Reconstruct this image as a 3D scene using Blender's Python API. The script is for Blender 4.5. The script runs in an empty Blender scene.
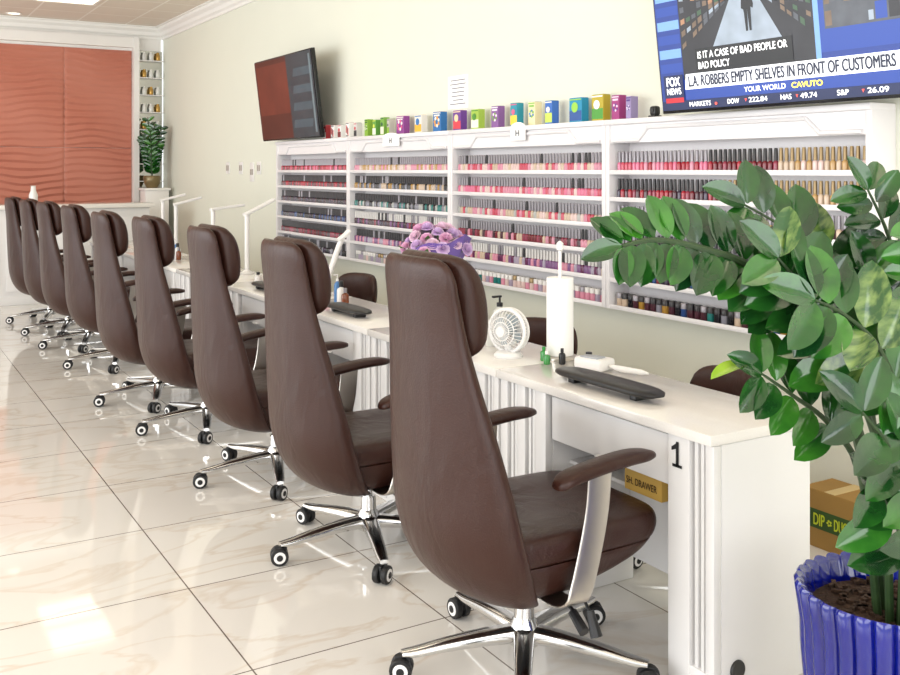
import bpy, bmesh, math, random
from mathutils import Vector, Matrix, Euler
random.seed(7)
S=bpy.context.scene; COL=S.collection
YAW=math.atan(590/984); F=984.0; H=1.5
fwd=Vector((math.sin(YAW),math.cos(YAW),0)); rgt=Vector((math.cos(YAW),-math.sin(YAW),0))
def P(px,py,D):
    return fwd*D+rgt*((px-450)/F*D)+Vector((0,0,H-(py-170)/F*D))
def onX(px,X):
    r=(px-450)/F; D=X/(fwd.x+r*rgt.x); return D*(fwd.y+r*rgt.y)
# ---------------- materials
def lin(c):
    c=c/255.0
    return c/12.92 if c<=0.04045 else ((c+0.055)/1.055)**2.4
def C(h):
    if isinstance(h,str):
        h=h.lstrip('#'); h=(int(h[0:2],16),int(h[2:4],16),int(h[4:6],16))
    return (lin(h[0]),lin(h[1]),lin(h[2]),1)
def mat(name,col,rough=0.5,metal=0.0,coat=0.0,var=0.06,scale=8.0,bump=0.0,bscale=60.0,emit=0.0,ior=None,spec=None,crease=0.0):
    m=bpy.data.materials.new(name); m.use_nodes=True
    nt=m.node_tree; b=nt.nodes['Principled BSDF']; c=C(col)
    tc=nt.nodes.new('ShaderNodeTexCoord')
    n=nt.nodes.new('ShaderNodeTexNoise'); n.inputs['Scale'].default_value=scale
    nt.links.new(tc.outputs['Object'],n.inputs['Vector'])
    mx=nt.nodes.new('ShaderNodeMix'); mx.data_type='RGBA'
    mx.inputs[6].default_value=(c[0]*(1-var),c[1]*(1-var),c[2]*(1-var),1)
    mx.inputs[7].default_value=(min(1,c[0]*(1+var)),min(1,c[1]*(1+var)),min(1,c[2]*(1+var)),1)
    nt.links.new(n.outputs['Fac'],mx.inputs[0]); nt.links.new(mx.outputs[2],b.inputs['Base Color'])
    b.inputs['Roughness'].default_value=rough; b.inputs['Metallic'].default_value=metal
    b.inputs['Coat Weight'].default_value=coat
    if coat: b.inputs['Coat Roughness'].default_value=0.08
    if ior: b.inputs['IOR'].default_value=ior
    if spec is not None: b.inputs['Specular IOR Level'].default_value=spec
    if bump:
        n2=nt.nodes.new('ShaderNodeTexNoise'); n2.inputs['Scale'].default_value=bscale
        nt.links.new(tc.outputs['Object'],n2.inputs['Vector'])
        bp=nt.nodes.new('ShaderNodeBump'); bp.inputs['Strength'].default_value=bump; bp.inputs['Distance'].default_value=0.01
        nt.links.new(n2.outputs['Fac'],bp.inputs['Height']); nt.links.new(bp.outputs['Normal'],b.inputs['Normal'])
        if crease:
            n3=nt.nodes.new('ShaderNodeTexNoise'); n3.inputs['Scale'].default_value=7; n3.inputs['Detail'].default_value=2; n3.inputs['Distortion'].default_value=1.2
            mp=nt.nodes.new('ShaderNodeMapping'); mp.inputs['Scale'].default_value=(1,1,.45); nt.links.new(tc.outputs['Object'],mp.inputs['Vector']); nt.links.new(mp.outputs['Vector'],n3.inputs['Vector'])
            b3=nt.nodes.new('ShaderNodeBump'); b3.inputs['Strength'].default_value=crease; b3.inputs['Distance'].default_value=0.03
            nt.links.new(n3.outputs['Fac'],b3.inputs['Height']); nt.links.new(b3.outputs['Normal'],bp.inputs['Normal'])
    if emit:
        nt.links.new(mx.outputs[2],b.inputs['Emission Color']); b.inputs['Emission Strength'].default_value=emit
    return m
# ---------------- mesh helpers
def finish(name,bm,mats,parent=None,smooth=True,angle=35,loc=None):
    bmesh.ops.recalc_face_normals(bm,faces=bm.faces[:])
    me=bpy.data.meshes.new(name); bm.to_mesh(me); bm.free()
    if not isinstance(mats,(list,tuple)): mats=[mats]
    for m in mats: me.materials.append(m)
    if smooth:
        for p in me.polygons: p.use_smooth=True
        me.set_sharp_from_angle(angle=math.radians(angle))
    o=bpy.data.objects.new(name,me); COL.objects.link(o)
    if parent: o.parent=parent
    if loc is not None: o.location=loc
    return o
def tag(o,label,cat,group=None,kind=None):
    o['label']=label; o['category']=cat
    if group: o['group']=group
    if kind: o['kind']=kind
    return o
def empty(name,loc,rotz=0):
    e=bpy.data.objects.new(name,None); e.empty_display_size=0.1; COL.objects.link(e)
    e.location=loc; e.rotation_euler=(0,0,rotz); return e
def box(bm,c,s,mi=0,bev=0.0,seg=2,M=None):
    r=bmesh.ops.create_cube(bm,size=1.0); vs=r['verts']
    for v in vs: v.co=Vector((v.co.x*s[0],v.co.y*s[1],v.co.z*s[2]))
    fs=set(f for v in vs for f in v.link_faces)
    if bev>0:
        es=list(set(e for v in vs for e in v.link_edges))
        r2=bmesh.ops.bevel(bm,geom=es,offset=bev,segments=seg,affect='EDGES',profile=0.5)
        vs=set(vs)|set(r2['verts']); vs=[v for v in vs if v.is_valid]
        fs=set(f for v in vs for f in v.link_faces)
    for v in vs:
        v.co=(M@v.co if M else v.co)+Vector(c)
    for f in fs: f.material_index=mi
def ring(bm,c,u,v,a,b,n,ex=2.0,fx=None):
    out=[]
    for i in range(n):
        t=2*math.pi*i/n; ct,st=math.cos(t),math.sin(t)
        x=a*math.copysign(abs(ct)**(2/ex),ct); y=b*math.copysign(abs(st)**(2/ex),st)
        p=c+u*x+v*y
        if fx: p=fx(p)
        out.append(bm.verts.new(p))
    return out
def skin(bm,rings,mi=0,cap=True):
    n=len(rings[0])
    for k in range(len(rings)-1):
        A,B=rings[k],rings[k+1]
        for i in range(n):
            f=bm.faces.new((A[i],A[(i+1)%n],B[(i+1)%n],B[i])); f.material_index=mi
    if cap:
        for R in (rings[0][::-1],rings[-1]):
            c=Vector((0,0,0))
            for v in R: c+=v.co
            cv=bm.verts.new(c/n)
            for i in range(n):
                f=bm.faces.new((R[i],R[(i+1)%n],cv)); f.material_index=mi
def tube(bm,pts,rad,n=10,mi=0,flat=None,cap=True):
    pts=[Vector(p) for p in pts]; rings=[]
    if not isinstance(rad,(list,tuple)): rad=[rad]*len(pts)
    prev=None
    for i,p in enumerate(pts):
        t=(pts[min(i+1,len(pts)-1)]-pts[max(i-1,0)]).normalized()
        if flat:
            u=flat[2]-t*t.dot(flat[2]); u.normalize(); v=t.cross(u)
            rings.append(ring(bm,p,u,v,flat[0]*rad[i],flat[1]*rad[i],n,4.0))
        else:
            if prev is None:
                a=Vector((0,0,1)) if abs(t.z)<0.9 else Vector((1,0,0)); u=(a-t*t.dot(a)).normalized()
            else: u=(prev-t*t.dot(prev)).normalized()
            prev=u; v=t.cross(u)
            rings.append(ring(bm,p,u,v,rad[i],rad[i],n))
    skin(bm,rings,mi,cap)
def lathe(bm,prof,c=(0,0,0),n=24,mi=0,axis='z',cap=True,M=None):
    c=Vector(c); rings=[]
    for r,z in prof:
        rr=[]
        for i in range(n):
            t=2*math.pi*i/n
            p=Vector((r*math.cos(t),r*math.sin(t),z))
            if axis=='y': p=Vector((p.x,p.z,p.y))
            if axis=='x': p=Vector((p.z,p.x,p.y))
            if M: p=M@p
            rr.append(bm.verts.new(c+p))
        rings.append(rr)
    skin(bm,rings,mi,cap)
def cr(keys,n=4):
    out=[]; K=[keys[0]]+list(keys)+[keys[-1]]
    for i in range(1,len(K)-2):
        for j in range(n):
            t=j/n; o=[]
            for a,b,c,d in zip(K[i-1],K[i],K[i+1],K[i+2]):
                o.append(0.5*((2*b)+(-a+c)*t+(2*a-5*b+4*c-d)*t*t+(-a+3*b-3*c+d)*t**3))
            out.append(tuple(o))
    out.append(tuple(keys[-1])); return out
def torus(bm,c,R,r,ax='z',n=32,m=8,mi=0):
    c=Vector(c); rings=[]
    for i in range(n):
        t=2*math.pi*i/n; rr=[]
        for j in range(m):
            s=2*math.pi*j/m; q=R+r*math.cos(s); p=(q*math.cos(t),q*math.sin(t),r*math.sin(s))
            if ax=='x': p=(p[2],p[0],p[1])
            rr.append(bm.verts.new(c+Vector(p)))
        rings.append(rr)
    for i in range(n):
        A,B=rings[i],rings[(i+1)%n]
        for j in range(m):
            f=bm.faces.new((A[j],A[(j+1)%m],B[(j+1)%m],B[j])); f.material_index=mi
def copy_tree(o,parent=None):
    c=o.copy(); COL.objects.link(c)
    if parent: c.parent=parent
    for ch in list(o.children): copy_tree(ch,c)
    return c
def text(name,body,M,mtl,parent,width=None,height=None,bold=0.0):
    cu=bpy.data.curves.new(name,'FONT'); cu.body=body; cu.size=1
    o=bpy.data.objects.new(name,cu); COL.objects.link(o)
    dg=bpy.context.evaluated_depsgraph_get(); dg.update()
    me=bpy.data.meshes.new_from_object(o.evaluated_get(dg)); bpy.data.objects.remove(o)
    xs=[v.co.x for v in me.vertices]; ys=[v.co.y for v in me.vertices]
    x0,x1,y0,y1=min(xs),max(xs),min(ys),max(ys)
    sy=height/(y1-y0) if height else 1; sx=width/(x1-x0) if width else sy
    if not height: sy=sx
    vs=[((v.co.x-x0)*sx,(v.co.y-y0)*sy) for v in me.vertices]; fs=[tuple(p.vertices) for p in me.polygons]
    bpy.data.meshes.remove(me)
    V=[];FF=[]; offs=[(0,0)] if not bold else [(0,0),(bold,0),(bold/2,bold/3),(bold/2,-bold/3)]
    for q,(ox,oy) in enumerate(offs):
        n0=len(V); V+=[(a+ox,b+oy,q*.00012) for a,b in vs]; FF+=[tuple(i+n0 for i in f) for f in fs]
    me=bpy.data.meshes.new(name); me.from_pydata(V,[],FF); me.materials.append(mtl)
    t=bpy.data.objects.new(name,me); COL.objects.link(t); t.parent=parent; t.matrix_local=M
    return t
FACE=Matrix(((0,0,-1,0),(-1,0,0,0),(0,1,0,0),(0,0,0,1)))  # local x->-Y, y->Z, z->-X

# ---------------- palette
M_leather=mat('brown_leather','#351c15',0.38,bump=0.12,bscale=170,var=0.10,spec=.36,crease=.24)
M_chrome=mat('chrome','#d8d8d8',0.12,metal=1.0,var=0.02)
M_steel=mat('brushed_steel','#c9c3bb',0.3,metal=1.0,var=0.03)
M_black=mat('black_plastic','#17171a',0.35)
M_rubber=mat('black_rubber','#101012',0.55)
M_white=mat('white_plastic','#eceae8',0.3,var=0.02)
M_lam=mat('white_laminate','#e2e0df',0.32,coat=0.2,var=0.02)
M_shelf=mat('white_lacquer','#e6e3e4',0.4,var=0.015)
M_wall=mat('cream_paint','#e1e2d4',0.75,var=0.02,scale=2)
M_trim=mat('white_paint','#f0eeea',0.5,var=0.01)
M_paper=mat('paper','#fbfaf8',0.8,var=0.01)
M_ink=mat('ink','#101014',0.7)
M_blackpad=mat('black_vinyl','#1c1a1a',0.38,bump=0.1,bscale=200)
M_soil=mat('soil','#3a2618',0.95,bump=1.0,bscale=60,var=0.5,scale=60)

def floor_mat():
    m=bpy.data.materials.new('polished_tile'); m.use_nodes=True; nt=m.node_tree; b=nt.nodes['Principled BSDF']
    L=nt.links.new; N=nt.nodes.new
    tc=N('ShaderNodeTexCoord'); mp=N('ShaderNodeMapping'); mp.inputs['Location'].default_value=(-1.01+0.67*10,-3.506+0.67*10,0)
    L(tc.outputs['Object'],mp.inputs['Vector'])
    br=N('ShaderNodeTexBrick'); br.offset=0; br.squash=1
    br.inputs['Scale'].default_value=1; br.inputs['Brick Width'].default_value=0.67; br.inputs['Row Height'].default_value=0.67
    br.inputs['Mortar Size'].default_value=0.0026; br.inputs['Mortar Smooth'].default_value=0.0
    br.inputs['Color1'].default_value=C('#e7e4de'); br.inputs['Color2'].default_value=C('#e3dfd9'); br.inputs['Mortar'].default_value=C('#6e625a')
    L(mp.outputs['Vector'],br.inputs['Vector'])
    n=N('ShaderNodeTexNoise'); n.inputs['Scale'].default_value=1.3; n.inputs['Detail'].default_value=5; n.inputs['Distortion'].default_value=.9
    mp2=N('ShaderNodeMapping'); mp2.inputs['Scale'].default_value=(1,2.6,1); mp2.inputs['Rotation'].default_value=(0,0,0.7)
    L(tc.outputs['Object'],mp2.inputs['Vector']); L(mp2.outputs['Vector'],n.inputs['Vector'])
    rp=N('ShaderNodeValToRGB'); e=rp.color_ramp.elements
    e[0].position=0.465; e[0].color=(1,1,1,1); e[1].position=0.525; e[1].color=(1,1,1,1)
    x=e.new(0.5); x.color=(0.82,0.72,0.62,1)
    L(n.outputs['Fac'],rp.inputs['Fac'])
    n3=N('ShaderNodeTexNoise'); n3.inputs['Scale'].default_value=.9; L(tc.outputs['Object'],n3.inputs['Vector'])
    mx=N('ShaderNodeMix'); mx.data_type='RGBA'; mx.blend_type='MULTIPLY'; L(n3.outputs['Fac'],mx.inputs[0])
    L(br.outputs['Color'],mx.inputs[6]); L(rp.outputs['Color'],mx.inputs[7]); L(mx.outputs[2],b.inputs['Base Color'])
    b.inputs['Roughness'].default_value=0.05; b.inputs['IOR'].default_value=1.52
    b.inputs['Coat Weight'].default_value=0.3; b.inputs['Coat Roughness'].default_value=0.03
    return m
def ceil_mat():
    m=bpy.data.materials.new('ceiling_tile'); m.use_nodes=True; nt=m.node_tree; b=nt.nodes['Principled BSDF']
    L=nt.links.new; N=nt.nodes.new
    tc=N('ShaderNodeTexCoord'); br=N('ShaderNodeTexBrick'); br.offset=0
    br.inputs['Scale'].default_value=1; br.inputs['Brick Width'].default_value=0.6; br.inputs['Row Height'].default_value=0.6
    br.inputs['Mortar Size'].default_value=0.012; br.inputs['Color1'].default_value=C('#e2d8cb'); br.inputs['Color2'].default_value=C('#ded3c6'); br.inputs['Mortar'].default_value=C('#f1ece3')
    L(tc.outputs['Object'],br.inputs['Vector']); L(br.outputs['Color'],b.inputs['Base Color']); b.inputs['Roughness'].default_value=0.85
    return m
WX=3.53; FY=13.46; CZ=3.42
def slab(name,c,s,m):
    bm=bmesh.new(); box(bm,(0,0,0),s); o=finish(name,bm,m,smooth=False,loc=c); o['kind']='structure'; return o
def planeobj(name,x0,x1,y0,y1,z,t,m):
    bm=bmesh.new(); box(bm,((x0+x1)/2,(y0+y1)/2,z+t/2),(x1-x0,y1-y0,abs(t))); o=finish(name,bm,m,smooth=False); o['kind']='structure'; return o
planeobj('floor',-5,WX+0.1,-3,FY+0.1,-0.1,0.1,floor_mat())
planeobj('ceiling',-5,WX+0.1,-3,FY+0.1,CZ,0.1,ceil_mat())
slab('wall_right',(WX+0.05,(FY-3)/2,CZ/2),(0.1,FY+3,CZ),M_wall)
slab('wall_far',(-0.75,FY+0.05,CZ/2),(8.5,0.1,CZ),M_trim)
slab('baseboard_right',(WX-0.008,(FY-3)/2,0.06),(0.016,FY+3,0.12),M_trim)
def crown(name,along,L0,L1,pos):
    bm=bmesh.new(); prof=[(0,-0.16),(0.02,-0.16),(0.025,-0.13),(0.05,-0.11),(0.06,-0.07),(0.10,-0.04),(0.11,-0.015),(0.14,-0.01),(0.14,0),(0,0)]
    r=[]
    for t in (L0,L1):
        if along=='y': r.append([bm.verts.new((pos-a,t,CZ+b)) for a,b in prof])
        else: r.append([bm.verts.new((t,pos-a,CZ+b)) for a,b in prof])
    skin(bm,r,cap=False); o=finish(name,bm,M_trim,smooth=False); o['kind']='structure'
crown('trim_1','y',-3,FY,WX); crown('trim_2','x',-5,WX,FY)
slab('trim_3',(3.15,FY-0.06,1.63),(0.07,0.12,3.26),M_trim)
slab('trim_4',(0.2,FY-0.05,3.19),(5.9,0.10,0.13),M_trim)

# ---------------- wavy wall panels
M_orange=mat('terracotta_panel','#c27a66',0.42,var=0.04,scale=2)
def wavy_panel(x0,x1,z0,z1,seed):
    bm=bmesh.new(); nx,nz=40,260; g=[]
    for j in range(nz+1):
        row=[]
        for i in range(nx+1):
            x=x0+(x1-x0)*i/nx; z=z0+(z1-z0)*j/nz
            w=z*70+1.9*math.sin(x*3.1+z*1.7)+1.2*math.sin(x*6.7-z*4.0+1)+0.4*math.sin(x*12+z*9)
            s=(w/(2*math.pi))%1.0
            d=(0.028*(s/.35)**.9 if s<.35 else .028*((1-s)/.65)**1.2)*(0.65+0.35*math.sin(x*4+z*5))
            if i in(0,nx) or j in(0,nz): d=-0.002
            row.append(bm.verts.new((x-x0,-0.012-d,z-z0)))
        g.append(row)
    for j in range(nz):
        for i in range(nx): bm.faces.new((g[j][i],g[j][i+1],g[j+1][i+1],g[j+1][i]))
    box(bm,((x1-x0)/2,-0.004,(z1-z0)/2),(x1-x0,0.008,z1-z0))
    o=finish('wavy_wall_panel',bm,M_orange,angle=50,loc=(x0,FY-0.001,z0))
    tag(o,'terracotta orange wall panel with horizontal wave relief on white wall','wall panel','terracotta wave panels on the far wall')
for k in range(4):
    for (z0,z1) in ((1.79,3.09),(0.49,1.79)):
        wavy_panel(3.11-0.85*(k+1)+0.0015,3.11-0.85*k-0.0015,z0+0.0015,z1-0.0015,k)

# ---------------- salon chair
def build_chair():
    R=empty('office_chair',(0,0,0))
    keys=[(.262,-.08,.10,.03),(.272,-.13,.185,.055),(.31,-.205,.25,.075),(.39,-.265,.288,.080),(.50,-.305,.300,.074),(.62,-.326,.292,.064),(.78,-.344,.262,.054),(.92,-.358,.226,.046),(1.04,-.370,.200,.038),(1.14,-.383,.190,.034),(1.20,-.392,.187,.030),(1.24,-.397,.170,.023),(1.258,-.398,.135,.012)]
    bm=bmesh.new(); rings=[]
    for z,x,a,b in cr(keys,4):
        rings.append(ring(bm,Vector((x,0,z)),Vector((0,1,0)),Vector((1,0,0)),a,b,44,2.7,lambda p:Vector((p.x+0.85*p.y*p.y,p.y,p.z))))
    skin(bm,rings); finish('backrest',bm,M_leather,R,angle=70)
    bm=bmesh.new(); rings=[]
    for z,x,a,b in cr([(.975,-.295,.12,.012),(.992,-.288,.150,.035),(1.03,-.285,.172,.056),(1.12,-.292,.180,.062),(1.2,-.308,.178,.056),(1.25,-.33,.160,.038),(1.266,-.34,.12,.012)],4):
        rings.append(ring(bm,Vector((x,0,z)),Vector((0,1,0)),Vector((1,0,0)),a,b,40,3.0,lambda p:Vector((p.x+0.5*p.y*p.y,p.y,p.z))))
    skin(bm,rings); finish('headrest',bm,M_leather,R,angle=70)
    bm=bmesh.new(); rings=[]
    for z,x,a,b in cr([(.285,.01,.17,.14),(.293,.02,.23,.19),(.33,.035,.28,.235),(.385,.045,.298,.252),(.405,.045,.298,.253)],4):
        rings.append(ring(bm,Vector((x,0,z)),Vector((1,0,0)),Vector((0,1,0)),a,b,44,5,lambda p:Vector((p.x,p.y,p.z+max(0,p.x-.05)*.30*(.41-p.z)/.13))))
    skin(bm,rings); finish('seat_shell',bm,M_leather,R,angle=70)
    bm=bmesh.new(); rings=[]
    for z,x,a,b in cr([(.402,.045,.275,.235),(.41,.045,.296,.252),(.44,.047,.306,.258),(.472,.047,.302,.254),(.488,.045,.280,.236),(.494,.045,.2,.16),(.490,.045,.09,.08)],4):
        rings.append(ring(bm,Vector((x,0,z)),Vector((1,0,0)),Vector((0,1,0)),a,b,44,6))
    skin(bm,rings); finish('seat_cushion',bm,M_leather,R,angle=70)
    for s in (1,-1):
        A=empty('armrest',(0,0,0)); A.parent=R
        bm=bmesh.new()
        pts=[(-.10,0,.638),(-.05,0,.655),(.06,0,.672),(.16,0,.68),(.245,0,.677)]
        rr=[]
        for k,(p,sc) in enumerate(zip(cr([q+(1,) for q in pts],5),range(21))):
            t=k/20; e=max(0.25,min(1,(1-abs(2*t-1)**5.0)))
            rr.append(ring(bm,Vector((p[0],s*.292,p[2])),Vector((0,1,0)),Vector((0,0,1)),.038*e**.5,.020*e**.5,20,2.6))
        skin(bm,rr); finish('arm_pad',bm,M_leather,A,angle=70)
        bm=bmesh.new()
        path=[(-.03,s*.15,.285),(-.03,s*.23,.285),(-.025,s*.276,.30),(-.01,s*.288,.335),(.02,s*.29,.44),(.045,s*.29,.55),(.055,s*.29,.655)]
        tube(bm,[p for p in cr(path,4)],1.0,16,flat=(.041,.005,Vector((1,0,0))))
        finish('arm_bracket',bm,M_steel,A,angle=50)['label']='brushed metal flat bar bracket'
    bm=bmesh.new(); lathe(bm,[(.03,.08),(.03,.2),(.026,.2),(.026,.205),(.016,.205),(.016,.28)],n=20); finish('gas_lift',bm,M_chrome,R)['label']='chrome gas lift column'
    bm=bmesh.new(); box(bm,(0,0,.268),(.2,.12,.03),bev=.01); finish('tilt_mechanism',bm,M_black,R)
    bm=bmesh.new(); tube(bm,[(.02,-.05,.265),(.03,-.17,.25),(.02,-.235,.23)],.006,8); tube(bm,[(.02,-.21,.238),(.015,-.27,.205)],[.014,.016],10)
    tube(bm,[(.06,-.05,.265),(.10,-.15,.25),(.10,-.2,.20)],.005,8); tube(bm,[(.10,-.19,.215),(.10,-.22,.15)],[.012,.018],10)
    finish('tilt_lever',bm,M_black,R)
    bm=bmesh.new()
    lathe(bm,[(.028,.065),(.045,.07),(.05,.09),(.045,.125),(.032,.15)],n=24)
    RR=.365
    for k in range(5):
        a=math.pi+k*2*math.pi/5; d=Vector((math.cos(a),math.sin(a),0)); s=Vector((-d.y,d.x,0))
        rr=[]
        for t,w,h,z in cr([(.03,.032,.026,.102),(.12,.03,.022,.100),(.24,.025,.017,.090),(.33,.021,.013,.079),(RR+.012,.016,.01,.077)],3):
            rr.append(ring(bm,d*t+Vector((0,0,z)),s,Vector((0,0,1)),w,h,16,3.0))
        skin(bm,rr)
    B=finish('star_base',bm,M_chrome,R,angle=50); B['label']='five-legged polished chrome base'
    cm=None
    for k in range(5):
        a=math.pi+k*2*math.pi/5; d=Vector((math.cos(a),math.sin(a),0))
        if cm is None:
            bm=bmesh.new()
            for s in (1,-1):
                y=s*.017
                lathe(bm,[(.018,-.011),(.031,-.011),(.034,-.007),(.034,.007),(.031,.011),(.024,.0115)],(0.012,y,.034),20,0,'y')
                lathe(bm,[(.012,0),(.022,0),(.0225,.003),(.012,.004)],(0.012,y+s*.0115-.002,.034),20,1,'y')
                lathe(bm,[(.004,0),(.012,0),(.012,.005),(.004,.006)],(0.012,y+s*.0115-(0.001 if s>0 else 0.005),.034),14,0,'y')
            box(bm,(.008,0,.05),(.05,.012,.04),0,.005); lathe(bm,[(.007,.04),(.007,.078)],(0,0,0),10,0)
            cst=finish('caster',bm,[M_rubber,M_white],B); cst['label']='black caster with white hub ring'; cm=cst
        else: cst=cm.copy(); COL.objects.link(cst); cst.parent=B
        cst.location=d*RR; cst.rotation_euler=(0,0,a+random.uniform(-.9,.9))
    return R
chair=build_chair()
CH=[(1.725,2.44,0),(1.745,3.545,0.01),(1.755,4.59,0),(1.745,5.67,0),(1.68,6.50,0),(1.72,7.84,.01),(1.69,8.82,0),(1.66,9.62,0),(1.63,10.44,0)]
for i,(x,y,rz) in enumerate(CH):
    c=chair if i==0 else copy_tree(chair)
    c.location=(x,y,0); c.rotation_euler=(0,0,rz)
    if i: c.scale=(1,1,.98)
    lab='brown leather high-back office chair with chrome star base'
    if i==0: lab='brown leather high-back chair in front of desk numbered one'
    if i==1: lab='brown leather high-back chair in front of desk numbered three'
    tag(c,lab,'office chair','brown high-back chairs along the manicure desks')
for ch in chair.children:
    if ch.name.startswith('star_base'): ch.rotation_euler=(0,0,math.radians(-18))

# ---------------- desks
DX0,DX1=2.04,2.44; DL=1.08; DY0=1.97
M_top=mat('speckled_white_top','#ece8e3',0.18,coat=0.5,var=0.08,scale=300)
def build_desk():
    R=empty('manicure_desk',(0,0,0)); W=DL-.006
    bm=bmesh.new(); box(bm,(.205,W/2,.745),(.44,W,.032),bev=.004); finish('tabletop',bm,M_top,R)['label']='speckled white tabletop'
    for k,(y0,pw) in enumerate(((0.0,.19),(W-.29,.29))):
        bm=bmesh.new()
        box(bm,(.215,y0+pw/2,.365),(.37,pw-.004,.728),bev=.003)
        if k==0: cols=[(.142,.088,.03),(.080,.014,.022),(.056,.014,.022),(.020,.034,.03)]
        else: cols=[(.262,.046,.03),(.22,.016,.022),(.196,.016,.022),(.153,.05,.03),(.11,.016,.022),(.086,.016,.022),(.036,.064,.03)]
        for yc,w,t in cols: box(bm,(.03-t/2,y0+yc,.372),(t,w,.712),bev=.004)
        box(bm,(.018,y0+pw/2,.04),(.03,pw-.006,.08),bev=.003)
        finish('pedestal',bm,M_lam,R)
    kc=(.19+W-.29)/2; kw=W-.48
    bm=bmesh.new(); box(bm,(.03,kc,.64),(.02,kw-.01,.15),bev=.004); box(bm,(.2,kc,.625),(.32,kw-.02,.10)); D=finish('drawer',bm,M_lam,R)
    bm=bmesh.new(); box(bm,(.008,kc,.575),(.02,.07,.008),bev=.003); finish('handle',bm,M_lam,D)
    bm=bmesh.new(); box(bm,(.385,kc,.40),(.012,kw,.62)); finish('back_panel',bm,M_lam,R)
    return R
desk=build_desk()
desks=[desk]
for i in range(1,8): desks.append(copy_tree(desk))
for i,d in enumerate(desks):
    d.location=(DX0,DY0+DL*i,0)
    tag(d,'white laminate fluted manicure desk'+(', number one on its end' if i==0 else (', number three on its end' if i==1 else '')),'desk','manicure desks in a row')
bm=bmesh.new()
def quad(bm,pts):
    bm.faces.new([bm.verts.new((-.002,a*.85,b*.88)) for a,b in pts])
quad(bm,[(0.005,0),(-.009,0),(-.009,.085),(0.003,.085),(.005,.078)]); quad(bm,[(.005,.078),(.005,.060),(.026,.052),(.026,.064)]); quad(bm,[(.022,0),(-.024,0),(-.024,.010),(.022,.010)])
finish('desk_number',bm,M_ink,desks[0],smooth=False,loc=(-.001,.145,.635))
text('desk_number','3',Matrix.Translation((-.003,.86,.62))@FACE,M_ink,desks[1],height=.07,width=.048,bold=.006)
bm=bmesh.new(); lathe(bm,[(.005,-.004),(.026,-.004),(.028,-.001),(.028,.004)],(.09,-.001,.085),24,0,'y'); finish('cable_grommet',bm,M_black,desks[0])
M_gold=mat('gold_card','#c9a24e',0.6); M_choc=mat('brown_ink','#4a3419',0.7)
bm=bmesh.new(); box(bm,(0,0,0),(.2,.17,.075),bev=.002); b=finish('storage_box',bm,M_gold,loc=(2.2,2.33,.52)); tag(b,'small gold cardboard box under the desk drawer','box')
text('box_text','SH. DRAWER',Matrix.Translation((-.102,.075,-.015))@FACE,M_choc,b,height=.022,width=.14,bold=.001)
bm=bmesh.new(); box(bm,(0,0,0),(.24,.588,.012)); finish('inner_shelf',bm,M_lam,desks[0],loc=(.22,.487,.4755))

# ---------------- display units with shelves
UX=3.38; UZ0,UZ1=.772,1.75; UW=1.6; UY0=2.44
rows=[1.49,1.349,1.208,1.067,.926,.785]
def build_unit():
    R=empty('polish_display_shelf',(0,0,0)); d=WX-UX-.001
    bm=bmesh.new()
    for y in (.016,UW-.016): box(bm,(d/2,y,(UZ0+UZ1)/2),(d,.030,UZ1-UZ0),bev=.002)
    box(bm,(d-.005,UW/2,(UZ0+UZ1)/2),(.008,UW-.06,UZ1-UZ0-.02))
    box(bm,(d/2-.006,UW/2,UZ1+.0),(d+.012,UW-.001,.028),bev=.004)
    finish('cabinet_frame',bm,M_shelf,R)
    bm=bmesh.new()
    box(bm,(.018,UW/2,1.688),(.018,UW-.062,.095))
    y0,y1=.05,UW-.05
    pts=[(y0,1.652),(y0+.2,1.652),(y0+.27,1.715),(y1-.27,1.715),(y1-.2,1.652),(y1,1.652)]
    for a,b2 in zip(pts[:-1],pts[1:]): tube(bm,[(.006,a[0],a[1]),(.006,b2[0],b2[1])],.010,8)
    finish('header',bm,M_shelf,R)
    for z in rows:
        bm=bmesh.new(); box(bm,(d/2,UW/2,z-.007),(d-.006,UW-.063,.012)); box(bm,(.006,UW/2,z-.001),(.008,UW-.063,.022),bev=.002)
        finish('shelf_board',bm,M_shelf,R)
    return R
unit=build_unit(); units=[unit]+[copy_tree(unit) for _ in range(3)]
for i,u in enumerate(units):
    u.location=(UX,UY0+UW*i,0); tag(u,'white wall-mounted display shelf filled with nail polish','display shelf','white polish display shelves on the wall')
cols=['#a3122a','#700b1c','#c4485e','#d48ea2','#b8935c','#7a4e80','#32203a','#85848f','#c9b39c','#c03a52','#482530','#28467c','#a99db0','#a67e34','#dcc2bc','#8e2c44','#17171d','#257873','#c0662a','#5f184a','#b0b1ad','#d86f90']
PM=[mat('polish_'+c[1:],c,0.2,coat=0.25,var=0.03) for c in cols]
M_cap=mat('silver_cap','#8f8b90',0.35,metal=.5); M_cap2=mat('dark_cap','#1c181b',0.3); M_cap3=mat('white_cap','#dcd9d5',0.3); M_cap4=mat('gold_cap','#8f7a58',0.35,metal=.6)
CAPS=[M_cap,M_cap2,M_cap3,M_cap4]; CN=['silver','black','white','gold']
def bottle_geo(bm,x,y,z,b,c,n=8):
    lathe(bm,[(.0105,0),(.0128,.002),(.0132,.038),(.0118,.046),(.006,.051)],(x,y,z),n,b,cap=True)
    lathe(bm,[(.0088,.051),(.0080,.100),(.0068,.106)],(x,y,z),n,c,cap=True)
def jar_geo(bm,x,y,z,b,c,n=10):
    lathe(bm,[(.018,0),(.0200,.003),(.0200,.044)],(x,y,z),n,b); lathe(bm,[(.0208,.044),(.0208,.070),(.0195,.072)],(x,y,z),n,c)
cache={}
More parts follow.
